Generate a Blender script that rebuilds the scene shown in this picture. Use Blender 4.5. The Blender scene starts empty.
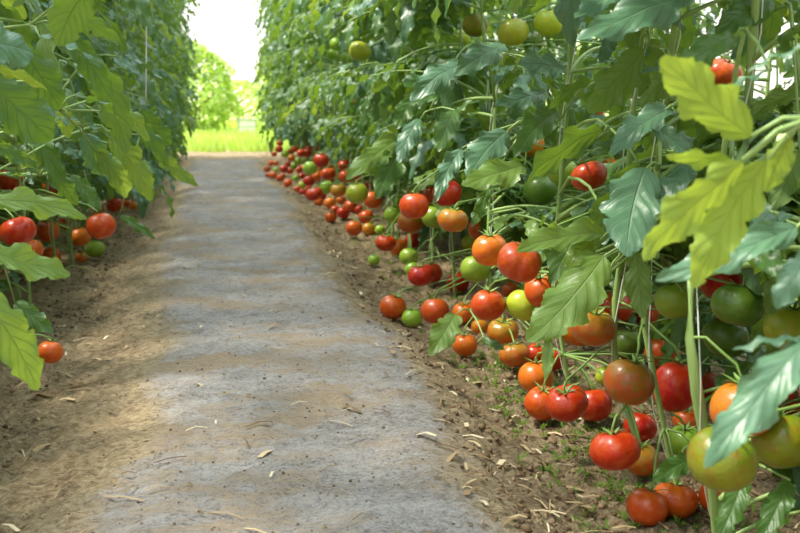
import bpy, math, random
import numpy as np
from mathutils import Vector, Matrix, noise

random.seed(7)
PI = math.pi
scene = bpy.context.scene
COL = scene.collection

# ------------------------------------------------------------------ camera
F = 1100.0
TH, PSI = math.radians(8.86), math.radians(9.08)
CAM = Vector((0.0, 0.0, 0.70))
cd = bpy.data.cameras.new('camera'); cam = bpy.data.objects.new('camera', cd); COL.objects.link(cam)
cam.location = CAM; cam.rotation_euler = (PI / 2 - TH, 0, -PSI)
cd.sensor_width = 36; cd.lens = F / 800 * 36; cd.clip_start = 0.05; cd.clip_end = 400
cd.dof.use_dof = True; cd.dof.focus_distance = 2.1; cd.dof.aperture_fstop = 8
scene.camera = cam
MC = Matrix.Translation(CAM) @ cam.rotation_euler.to_matrix().to_4x4()
MCI = MC.inverted()
def P(px, py, D):                       # a point seen at a photo position, D metres away along the view axis
    return MC @ Vector(((px - 400) / F * D, -(py - 266.5) / F * D, -D))
def proj(p):
    q = MCI @ p; D = -q.z
    return 400 + q.x / D * F, 266.5 - q.y / D * F, D

# ------------------------------------------------------------------ node helpers
def new_mat(name):
    m = bpy.data.materials.new(name); m.use_nodes = True
    nt = m.node_tree; nt.nodes.clear()
    return m, nt
def N(nt, t, **k):
    n = nt.nodes.new(t)
    for a, v in k.items(): setattr(n, a, v)
    return n
def L(nt, a, b): nt.links.new(a, b)
def val(nt, op, a, b=None, c=None):
    n = N(nt, 'ShaderNodeMath', operation=op)
    for i, x in enumerate((a, b, c)):
        if x is None: continue
        if isinstance(x, (int, float)): n.inputs[i].default_value = x
        else: L(nt, x, n.inputs[i])
    return n.outputs[0]
def mix(nt, f, a, b, mode='MIX'):
    n = N(nt, 'ShaderNodeMix', data_type='RGBA', blend_type=mode)
    for s, x in ((n.inputs[0], f), (n.inputs[6], a), (n.inputs[7], b)):
        if isinstance(x, (int, float)): s.default_value = x
        elif isinstance(x, tuple): s.default_value = (*x[:3], 1)
        else: L(nt, x, s)
    return n.outputs[2]
def noise_tex(nt, vec, scale, detail=3, rough=.55):
    n = N(nt, 'ShaderNodeTexNoise'); n.inputs['Scale'].default_value = scale
    n.inputs['Detail'].default_value = detail; n.inputs['Roughness'].default_value = rough
    if vec is not None: L(nt, vec, n.inputs['Vector'])
    return n.outputs['Fac']
def ramp(nt, f, stops):
    n = N(nt, 'ShaderNodeValToRGB'); e = n.color_ramp.elements
    while len(e) < len(stops): e.new(.5)
    for i, (p, c) in enumerate(stops):
        e[i].position = p; e[i].color = (*c, 1) if len(c) == 3 else c
    L(nt, f, n.inputs[0]); return n.outputs[0]
def smooth(nt, x, a, b):
    n = N(nt, 'ShaderNodeMapRange', interpolation_type='SMOOTHSTEP')
    n.inputs[1].default_value = a; n.inputs[2].default_value = b
    L(nt, x, n.inputs[0]); return n.outputs[0]
def principled(nt, color, rough, spec=.5, normal=None, coat=0):
    b = N(nt, 'ShaderNodeBsdfPrincipled')
    if isinstance(color, tuple): b.inputs['Base Color'].default_value = (*color[:3], 1)
    else: L(nt, color, b.inputs['Base Color'])
    if isinstance(rough, (int, float)): b.inputs['Roughness'].default_value = rough
    else: L(nt, rough, b.inputs['Roughness'])
    b.inputs['Specular IOR Level'].default_value = spec
    b.inputs['Coat Weight'].default_value = coat; b.inputs['Coat Roughness'].default_value = .12
    if normal is not None: L(nt, normal, b.inputs['Normal'])
    return b
def bump(nt, h, strength, dist):
    n = N(nt, 'ShaderNodeBump'); n.inputs['Strength'].default_value = strength; n.inputs['Distance'].default_value = dist
    L(nt, h, n.inputs['Height']); return n.outputs[0]
def out(nt, s): 
    o = N(nt, 'ShaderNodeOutputMaterial'); L(nt, s, o.inputs[0])

# ------------------------------------------------------------------ materials
def leaf_material(name, topA, topB, under, trans, tfac, vein=(.22, .36, .12), spec=.62, rough=.40):
    m, nt = new_mat(name)
    uv = N(nt, 'ShaderNodeUVMap').outputs[0]
    s = N(nt, 'ShaderNodeSeparateXYZ'); L(nt, uv, s.inputs[0])
    u = s.outputs[0]; v = val(nt, 'ABSOLUTE', val(nt, 'SUBTRACT', s.outputs[1], .5)); v2 = val(nt, 'MULTIPLY', v, 2)
    midrib = val(nt, 'SUBTRACT', 1, smooth(nt, v2, .012, .05))
    ph = val(nt, 'SUBTRACT', val(nt, 'MULTIPLY', u, 7.0), val(nt, 'MULTIPLY', v2, 1.7))
    fr = val(nt, 'ABSOLUTE', val(nt, 'SUBTRACT', val(nt, 'FRACT', val(nt, 'ADD', ph, 9.0)), .5))
    lat = val(nt, 'MULTIPLY', smooth(nt, fr, .445, .495), val(nt, 'SUBTRACT', 1, smooth(nt, v2, .7, 1.0)))
    veins = val(nt, 'MAXIMUM', midrib, val(nt, 'MULTIPLY', lat, .75))
    oc = N(nt, 'ShaderNodeTexCoord').outputs['Object']
    rnd = N(nt, 'ShaderNodeObjectInfo').outputs['Random']
    isl = N(nt, 'ShaderNodeNewGeometry')
    n1 = noise_tex(nt, oc, 22, 3)
    f = val(nt, 'ADD', val(nt, 'MULTIPLY', rnd, .55), val(nt, 'MULTIPLY', isl.outputs['Random Per Island'], .45))
    base = mix(nt, f, topA, topB)
    base = mix(nt, val(nt, 'MULTIPLY', n1, .5), base, tuple(c * .6 for c in topA))
    base = mix(nt, val(nt, 'MULTIPLY', veins, .55), base, vein)
    und = mix(nt, val(nt, 'MULTIPLY', veins, .6), under, tuple(min(1, c * 1.6) for c in under))
    colr = mix(nt, isl.outputs['Backfacing'], base, und)
    fine = noise_tex(nt, oc, 260, 2)
    vor = N(nt, 'ShaderNodeTexVoronoi'); vor.inputs['Scale'].default_value = 55; L(nt, oc, vor.inputs['Vector'])
    h = val(nt, 'ADD', val(nt, 'MULTIPLY', veins, -.8), val(nt, 'ADD', val(nt, 'MULTIPLY', fine, .12), val(nt, 'MULTIPLY', vor.outputs['Distance'], -.5)))
    nrm = bump(nt, h, .8, .003)
    ro = mix(nt, isl.outputs['Backfacing'], (rough,) * 3, (.62,) * 3)
    b = principled(nt, colr, ro, spec, nrm)
    t = N(nt, 'ShaderNodeBsdfTranslucent'); L(nt, mix(nt, val(nt, 'MULTIPLY', veins, .75), mix(nt, rnd, trans, tuple(c * .75 for c in trans)), tuple(c * .5 for c in trans)), t.inputs[0])
    L(nt, nrm, t.inputs['Normal'])
    ms = N(nt, 'ShaderNodeMixShader'); ms.inputs[0].default_value = tfac
    L(nt, b.outputs[0], ms.inputs[1]); L(nt, t.outputs[0], ms.inputs[2]); out(nt, ms.outputs[0])
    return m
M = {}
M['leaf'] = leaf_material('tomato_leaf', (.035, .12, .022), (.12, .265, .045), (.17, .28, .06), (.28, .46, .035), .32, spec=.65, rough=.42)
M['lime'] = leaf_material('lime_leaf', (.17, .31, .06), (.26, .42, .10), (.36, .50, .07), (.42, .56, .05), .42, vein=(.36, .50, .16), spec=.5)  # underside colour raised to paint in the glow of sun through the blade
M['blue'] = leaf_material('mature_leaf', (.06, .165, .08), (.15, .31, .17), (.19, .30, .10), (.22, .40, .06), .22, vein=(.2, .34, .2), spec=.75, rough=.42)

def stem_material(name, a, b):
    m, nt = new_mat(name)
    oc = N(nt, 'ShaderNodeTexCoord').outputs['Object']
    mp = N(nt, 'ShaderNodeMapping'); mp.inputs['Scale'].default_value = (1, 1, .15); L(nt, oc, mp.inputs[0])
    n = noise_tex(nt, mp.outputs[0], 90, 3)
    c = mix(nt, n, a, b)
    p = principled(nt, c, .5, .5, bump(nt, n, .3, .002)); p.inputs['Subsurface Weight'].default_value = 0
    out(nt, p.outputs[0]); return m
M['stem'] = stem_material('green_stem', (.20, .34, .08), (.36, .50, .17))
M['calyx'] = stem_material('green_calyx', (.14, .27, .05), (.26, .40, .10))

def tomato_material(name, body, shoulder, blotch, bfac):
    m, nt = new_mat(name)
    tc = N(nt, 'ShaderNodeTexCoord'); oc = tc.outputs['Object']
    rnd = N(nt, 'ShaderNodeObjectInfo').outputs['Random']
    s = N(nt, 'ShaderNodeSeparateXYZ'); L(nt, oc, s.inputs[0])
    n = noise_tex(nt, oc, 1.6, 2)
    z = val(nt, 'ADD', s.outputs[2], val(nt, 'MULTIPLY', val(nt, 'SUBTRACT', n, .5), 1.1))
    c = mix(nt, val(nt, 'MULTIPLY', smooth(nt, z, -.1, .95), bfac), body, shoulder)
    c = mix(nt, val(nt, 'MULTIPLY', smooth(nt, noise_tex(nt, oc, 2.3, 2), .42, .68), bfac), c, blotch)
    hs = N(nt, 'ShaderNodeHueSaturation'); L(nt, c, hs.inputs['Color'])
    L(nt, val(nt, 'ADD', .488, val(nt, 'MULTIPLY', rnd, .024)), hs.inputs['Hue'])
    L(nt, val(nt, 'ADD', .85, val(nt, 'MULTIPLY', rnd, .3)), hs.inputs['Value'])
    fl = noise_tex(nt, oc, 40, 2)
    c2 = mix(nt, val(nt, 'MULTIPLY', smooth(nt, fl, .66, .8), .3), hs.outputs[0], (.8, .6, .3))
    b = principled(nt, c2, .30, .45, bump(nt, noise_tex(nt, oc, 9, 2), .08, .02), coat=.12)
    out(nt, b.outputs[0]); return m
TM = {
 'r': tomato_material('ripe_red_skin', (.54, .042, .005), (.58, .075, .008), (.64, .11, .008), .7),
 'o': tomato_material('orange_red_skin', (.68, .115, .008), (.64, .16, .012), (.70, .20, .014), .6),
 't': tomato_material('turning_skin', (.55, .12, .01), (.30, .25, .02), (.42, .20, .015), .95),
 'w': tomato_material('brown_orange_skin', (.48, .12, .012), (.26, .17, .015), (.30, .18, .015), .9),
 'a': tomato_material('amber_skin', (.70, .20, .01), (.56, .26, .015), (.62, .28, .02), .8),
 'y': tomato_material('yellow_green_skin', (.42, .50, .03), (.28, .42, .02), (.46, .44, .03), .9),
 'v': tomato_material('olive_skin', (.24, .27, .012), (.15, .24, .012), (.28, .20, .012), .9),
 'g': tomato_material('green_skin', (.29, .47, .04), (.20, .38, .025), (.36, .48, .05), .7),
 'k': tomato_material('shaded_green_skin', (.085, .17, .015), (.06, .13, .012), (.12, .17, .015), .7),  # green skin with shade painted in as a darker tone
}
def plain(name, c, rough=.6, spec=.3):
    m, nt = new_mat(name); n = noise_tex(nt, N(nt, 'ShaderNodeTexCoord').outputs['Object'], 30, 3)
    out(nt, principled(nt, mix(nt, n, tuple(x * .85 for x in c), tuple(min(1, x * 1.1) for x in c)), rough, spec).outputs[0]); return m
M['twine'] = plain('white_twine', (.72, .74, .66))
M['bark'] = plain('pale_bark', (.30, .22, .13), .9)
M['white_paint'] = plain('white_paint', (.82, .80, .78))
M['shed_roof'] = plain('grey_roofing', (.42, .38, .35))

def island_mat(name, stops, rough=.9, transl=None):
    m, nt = new_mat(name)
    g = N(nt, 'ShaderNodeNewGeometry').outputs['Random Per Island']
    c = ramp(nt, g, stops)
    b = principled(nt, c, rough, .25)
    if transl:
        t = N(nt, 'ShaderNodeBsdfTranslucent'); t.inputs[0].default_value = (*transl, 1)
        ms = N(nt, 'ShaderNodeMixShader'); ms.inputs[0].default_value = .4
        L(nt, b.outputs[0], ms.inputs[1]); L(nt, t.outputs[0], ms.inputs[2]); out(nt, ms.outputs[0])
    else: out(nt, b.outputs[0])
    return m
M['straw'] = island_mat('straw', [(0, (.10, .06, .03)), (.4, (.30, .20, .10)), (.8, (.55, .42, .24)), (1, (.75, .66, .46))])
M['clod'] = island_mat('soil_clod', [(0, (.09, .055, .03)), (.5, (.20, .13, .07)), (1, (.34, .24, .14))])
M['grass'] = island_mat('lawn_grass', [(0, (.28, .42, .08)), (.5, (.46, .60, .16)), (1, (.68, .76, .30))], .7, (.6, .8, .1))  # high pale tones put the sunshine outside the rows into the blade colour
M['weed'] = island_mat('weed', [(0, (.06, .13, .02)), (1, (.2, .33, .06))], .7, (.3, .5, .05))
M['shrub_leaf'] = island_mat('shrub_leaf', [(0, (.30, .42, .10)), (.5, (.46, .58, .18)), (1, (.68, .74, .34))], .6, (.6, .8, .1))  # leaf colour brightened to hold the sunlight beyond the rows

def ground_material():
    m, nt = new_mat('earth')
    oc = N(nt, 'ShaderNodeTexCoord').outputs['Object']
    a = N(nt, 'ShaderNodeAttribute', attribute_name='path_mask').outputs['Fac']
    mp = N(nt, 'ShaderNodeMapping'); mp.inputs['Scale'].default_value = (1, 1.9, 1); L(nt, oc, mp.inputs[0]); st = mp.outputs[0]
    n1 = noise_tex(nt, st, 3.2, 6, .65); n2 = noise_tex(nt, oc, 26, 6, .7); n3 = noise_tex(nt, oc, 150, 4, .85); n4 = noise_tex(nt, st, 9, 5, .7)
    soil = ramp(nt, val(nt, 'ADD', val(nt, 'MULTIPLY', n1, .35), val(nt, 'MULTIPLY', n2, .65)), [(.37, (.04, .024, .012)), (.46, (.19, .12, .06)), (.55, (.37, .26, .135)), (.67, (.62, .48, .28))])
    n5 = noise_tex(nt, oc, 300, 2, .8); n6 = noise_tex(nt, st, 55, 4, .8)
    pf = val(nt, 'ADD', val(nt, 'MULTIPLY', n4, .22), val(nt, 'ADD', val(nt, 'MULTIPLY', n6, .33), val(nt, 'MULTIPLY', n3, .45)))
    path = ramp(nt, pf, [(.34, (.05, .038, .03)), (.43, (.20, .175, .155)), (.50, (.33, .305, .285)), (.62, (.50, .47, .435))])
    brown = mix(nt, n6, (.14, .085, .04), (.50, .37, .22))
    path = mix(nt, val(nt, 'MULTIPLY', smooth(nt, val(nt, 'ADD', val(nt, 'MULTIPLY', n1, .75), val(nt, 'MULTIPLY', n6, .25)), .475, .60), .75), path, brown)
    k = val(nt, 'ADD', a, val(nt, 'MULTIPLY', val(nt, 'SUBTRACT', val(nt, 'ADD', val(nt, 'MULTIPLY', n4, .5), val(nt, 'MULTIPLY', n6, .5)), .5), 1.7))
    edge = mix(nt, smooth(nt, n6, .3, .7), (.20, .14, .08), (.62, .50, .31))
    soil = mix(nt, val(nt, 'MULTIPLY', val(nt, 'MULTIPLY', smooth(nt, k, -.35, .2), .85), 1.0), soil, edge)
    c = mix(nt, smooth(nt, k, .30, .85), soil, path)
    c = mix(nt, val(nt, 'MULTIPLY', smooth(nt, n3, .60, .70), .65), c, (.05, .033, .02))
    c = mix(nt, val(nt, 'MULTIPLY', smooth(nt, n5, .62, .74), .45), c, (.62, .52, .36))
    h = val(nt, 'ADD', val(nt, 'MULTIPLY', n2, .5), val(nt, 'ADD', val(nt, 'MULTIPLY', n6, .4), val(nt, 'MULTIPLY', n3, .25)))
    str_ = val(nt, 'SUBTRACT', 1.0, val(nt, 'MULTIPLY', a, .35))
    bn = N(nt, 'ShaderNodeBump'); bn.inputs['Distance'].default_value = .035; L(nt, h, bn.inputs['Height']); L(nt, str_, bn.inputs['Strength'])
    out(nt, principled(nt, c, .88, .2, bn.outputs[0]).outputs[0])
    return m
M['earth'] = ground_material()
def lawn_material():
    m, nt = new_mat('lawn_soil'); oc = N(nt, 'ShaderNodeTexCoord').outputs['Object']
    n = noise_tex(nt, oc, 1.2, 5, .6)
    out(nt, principled(nt, ramp(nt, n, [(.3, (.38, .50, .14)), (.6, (.54, .64, .22)), (.8, (.68, .70, .36))]), .9, .1).outputs[0]); return m
M['lawn'] = lawn_material()  # sunlit look of the lawn is painted into this bright ramp

# ------------------------------------------------------------------ mesh builder
class MB:
    def __init__(s): s.v = []; s.f = []; s.uv = []; s.m = []
    def add(s, v, f, uv=None, m=0, M4=None):
        o = len(s.v)
        s.v += [tuple(M4 @ Vector(p)) for p in v] if M4 is not None else [tuple(p) for p in v]
        s.uv += uv if uv else [(0, 0)] * len(v)
        s.f += [tuple(i + o for i in q) for q in f]; s.m += [m] * len(f)
    def tube(s, pts, rad, n=8, m=0, M4=None):
        pts = [Vector(p) for p in pts]; K = len(pts)
        if not hasattr(rad, '__len__'): rad = [rad] * K
        v = []; f = []; ref = Vector((0.3, .2, 1)).normalized()
        for i, p in enumerate(pts):
            t = (pts[min(i + 1, K - 1)] - pts[max(i - 1, 0)]).normalized()
            a = t.cross(ref)
            if a.length < .05: a = t.cross(Vector((1, 0, 0)))
            a.normalize(); b = t.cross(a)
            for k in range(n):
                w = 2 * PI * k / n; v.append(p + (a * math.cos(w) + b * math.sin(w)) * rad[i])
        for i in range(K - 1):
            for k in range(n):
                f.append((i * n + k, i * n + (k + 1) % n, (i + 1) * n + (k + 1) % n, (i + 1) * n + k))
        f.append(tuple(range(n))[::-1]); f.append(tuple((K - 1) * n + k for k in range(n)))
        s.add(v, f, None, m, M4)
    def mesh(s, name, mats, smooth_=True):
        me = bpy.data.meshes.new(name); me.from_pydata(s.v, [], s.f)
        for mt in mats: me.materials.append(mt)
        me.polygons.foreach_set('material_index', s.m)
        me.polygons.foreach_set('use_smooth', [smooth_] * len(s.f))
        ul = me.uv_layers.new(name='UVMap')
        vi = np.empty(len(me.loops), dtype=np.int32); me.loops.foreach_get('vertex_index', vi)
        ul.data.foreach_set('uv', np.array(s.uv, dtype=np.float32)[vi].ravel())
        me.update(); return me
def link(name, me, parent=None, mw=None):
    o = bpy.data.objects.new(name, me); COL.objects.link(o)
    if parent is not None: o.parent = parent
    if mw is not None: o.matrix_basis = mw if parent is None else PINV[parent.name] @ mw
    return o
PINV = {}
def tag(o, label=None, cat=None, group=None, kind=None):
    if label: o['label'] = label
    if cat: o['category'] = cat
    if group: o['group'] = group
    if kind: o['kind'] = kind

# ------------------------------------------------------------------ leaflets and leaves
def leaflet_geo(Ln, W, rng, nu=26, nv=4, droop=.7, fold=.25, curl=.25, ruffle=.08, quilt=.012, lobes=3.6, amp=.34):
    v = []; uv = []; f = []
    ph1, ph2 = rng.random() * 6, rng.random() * 6
    side = rng.uniform(-.25, .25)
    for i in range(nu + 1):
        t = i / nu
        w = (min(1, t * 1.0) ** .52) * ((1 - t) ** .82) / .60
        bx = side * t * t * Ln * .6
        if abs(droop) > 1e-3: yy, zz = math.sin(droop * t) / droop, -(1 - math.cos(droop * t)) / droop
        else: yy, zz = t, 0
        cy, sy = math.cos(droop * t), -math.sin(droop * t)
        for j in range(-nv, nv + 1):
            q = j / nv; aq = abs(q)
            ph = (t * lobes + (.5 if q > 0 else 0) * .6) % 1.0
            tooth = ((ph ** 1.8) * amp * (1.15 - t * .6) + .07 * ((t * 13 + (.4 if q > 0 else 0)) % 1.0)) if t < .94 else 0
            ww = w * (1 - tooth * aq ** 2.5) + (.035 if 0 < i < nu else 0) * aq * (t < .15)
            x = q * ww * W * .5
            n_ = fold * abs(x) - curl * (x * x) / (W * .5) * 1.6
            n_ += quilt * Ln * math.sin(2 * PI * (7 * t - 1.7 * aq)) * min(1, aq * 3) * (1 - .4 * aq) * w
            n_ += ruffle * Ln * aq * aq * math.sin(2 * PI * t * 2.6 + (ph1 if q > 0 else ph2)) * min(1, w)
            n_ += Ln * .07 * noise.noise(Vector((x / Ln * 2.4 + ph1, t * 2.6, ph2)))
            fwd = abs(x) * .34
            v.append((x + bx, Ln * yy + fwd * cy - n_ * sy * 1.0, Ln * zz + fwd * sy + n_ * cy))
            uv.append((t, .5 + q * .5))
    C = 2 * nv + 1
    for i in range(nu):
        for j in range(C - 1):
            a = i * C + j; f.append((a, a + 1, a + C + 1, a + C))
    return v, f, uv
def rotm(yaw, pitch, roll): return Matrix.Rotation(yaw, 4, 'Z') @ Matrix.Rotation(pitch, 4, 'X') @ Matrix.Rotation(roll, 4, 'Y')

def compound_leaf(seed, hi=True):
    rng = random.Random(seed); mb = MB()
    Ln = .36; pts = []; p = Vector((0, 0, 0)); pit = rng.uniform(.15, .45); K = 14; bend = rng.uniform(.7, 1.3); side = rng.uniform(-.5, .5); tang = []
    for i in range(K + 1):
        pts.append(p.copy()); a = pit - bend * (i / K) ** 1.1; y = side * (i / K)
        d = Vector((math.sin(y) * math.cos(a), math.cos(y) * math.cos(a), math.sin(a))); tang.append((y, a)); p += d * Ln / K
    mb.tube(pts, [.0042 * (1 - .7 * i / K) + .0006 for i in range(K + 1)], 6, 1)
    def put(s, ang, size, wr, petiole, dr):
        i = min(K, int(s * K)); y, a = tang[i]; base = pts[i]
        F4 = Matrix.Translation(base) @ Matrix.Rotation(-y, 4, 'Z') @ Matrix.Rotation(a, 4, 'X')
        R = Matrix.Rotation(ang, 4, 'Z') @ Matrix.Rotation(dr, 4, 'X') @ Matrix.Rotation(rng.uniform(-.35, .35), 4, 'Y')
        q = F4 @ R
        if petiole > .004: mb.tube([(0, 0, 0), (0, petiole * .5, .002), (0, petiole * 1.1, 0)], [.0016, .0014, .0012], 5, 1, q)
        g = leaflet_geo(size, size * wr, rng, 22 if hi else 9, 4 if hi else 2, rng.uniform(.3, 1.1), rng.uniform(.1, .4), rng.uniform(.1, .5), rng.uniform(.06, .13), .013 if hi else 0)
        mb.add(g[0], g[1], g[2], 0, q @ Matrix.Translation((0, petiole, 0)))
    put(1.0, 0, rng.uniform(.125, .15), .6, .0, -.1)
    for s, z in ((.82, .105), (.55, .12), (.28, .085)):
        for sg in (-1, 1):
            put(s + rng.uniform(-.04, .04), sg * rng.uniform(.85, 1.25), z * rng.uniform(.85, 1.2), rng.uniform(.58, .76), rng.uniform(.006, .018), rng.uniform(-.55, .0))
    for s in (.68, .42, .93):
        sg = rng.choice((-1, 1)); put(s, sg * rng.uniform(1.1, 1.5), rng.uniform(.025, .045), .7, .004, rng.uniform(-.4, .1))
    return mb
NV = 9
LEAF = {}
for kind in ('leaf', 'lime', 'blue'):
    LEAF[kind] = [compound_leaf(100 + i) for i in range(NV)]
LEAFPTS = []
for i in range(NV):
    a = np.array(LEAF['leaf'][i].v)[::9]; LEAFPTS.append(np.hstack([a, np.ones((len(a), 1))]))
LEAF = {k: [mb.mesh('leaf', [M[k], M['stem']]) for mb in v] for k, v in LEAF.items()}
LOLEAF = [compound_leaf(300 + i, False).mesh('leaf', [M['leaf'], M['stem']]) for i in range(5)]

# ------------------------------------------------------------------ ground
def xc(y): return .115 - .085 * max(0, min(1, (y - 2) / 8)) + .015 * math.sin(y * 1.1) + .01 * math.sin(y * 2.7 + 1)
def sstep(a, b, x):
    t = max(0, min(1, (x - a) / (b - a))); return t * t * (3 - 2 * t)
def height(x, y, fine=True):
    d = abs(x - xc(y)) + .05 * noise.noise(Vector((x * 1.5, y * 1.3, 3)))
    side_l = x < xc(y)
    e = sstep(.22, .62, d) if side_l else sstep(.24, .52, d)
    endf = 1 - sstep(11.0, 11.8, y)
    z = (.070 * (1 - e) - .012 * e * (1 - sstep(.6, .85, d))) * endf
    z += .012 * noise.noise(Vector((x * 2.6, y * 2.0, 0))) - .010 * max(0, noise.noise(Vector((x * 3 + 4, y * 2.6, 7)))) + .010 * noise.noise(Vector((x * 7, y * 9, 5)))
    if fine: z += (.008 + .016 * e) * noise.noise(Vector((x * 28, y * 30, 9))) + (.0055 + .008 * e) * noise.noise(Vector((x * 70, y * 70, 2)))
    return z
xs = [-4, -3, -2.4, -2, -1.7, -1.5, -1.35, -1.25]
x = -1.18
while x < 1.2: xs.append(x); x += .0135
xs += [1.25, 1.35, 1.5, 1.7, 2, 2.4, 3, 4]
ys = [-1.5, -.8, -.2, .3, .7]; y = .95
while y < 14.2: ys.append(y); y *= 1.0078
gv = [(x, y, height(x, y)) for y in ys for x in xs]
mask = [(1 - sstep(.17 + .006 * y, .40 + .003 * y, abs(x - xc(y)) + .10 * noise.noise(Vector((x * 2, y * 2.2, 8))))) * (1 - sstep(11.4, 11.9, y)) for y in ys for x in xs]
nx = len(xs)
fp, fg = [], []
for j in range(len(ys) - 1):
    for i in range(nx - 1):
        a = j * nx + i; q = (a, a + 1, a + nx + 1, a + nx)
        (fp if mask[a] > .45 else fg).append(q)
def sub_mesh(name, faces):
    used = {}; v = []; mk = []
    def idx(i):
        if i not in used: used[i] = len(v); v.append(gv[i]); mk.append(mask[i])
        return used[i]
    fs = [tuple(idx(i) for i in q) for q in faces]
    me = bpy.data.meshes.new(name); me.from_pydata(v, [], fs); me.materials.append(M['earth'])
    at = me.attributes.new('path_mask', 'FLOAT', 'POINT'); at.data.foreach_set('value', mk)
    me.polygons.foreach_set('use_smooth', [True] * len(fs)); me.update()
    o = link(name, me); tag(o, kind='structure'); return o
tag(sub_mesh('ground_soil', fg), 'loose brown earth on both sides of the grey path')
tag(sub_mesh('path', fp), 'trodden grey dirt path running between the two rows of tomato plants')
mb = MB(); mb.add([(-40, 14.1, -.02), (40, 14.1, -.02), (40, 120, -.02), (-40, 120, -.02)], [(0, 1, 2, 3)])
o = link('ground_lawn', mb.mesh('ground_lawn', [M['lawn']])); tag(o, 'bright green lawn beyond the end of the path', kind='structure')
mb = MB(); mb.add([(-40, -6, -.06), (40, -6, -.06), (40, 14.2, -.06), (-40, 14.2, -.06)], [(0, 1, 2, 3)])
me = mb.mesh('ground_field', [M['earth']]); o = link('ground_field', me); tag(o, 'brown earth under the outer rows', kind='structure')

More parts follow.
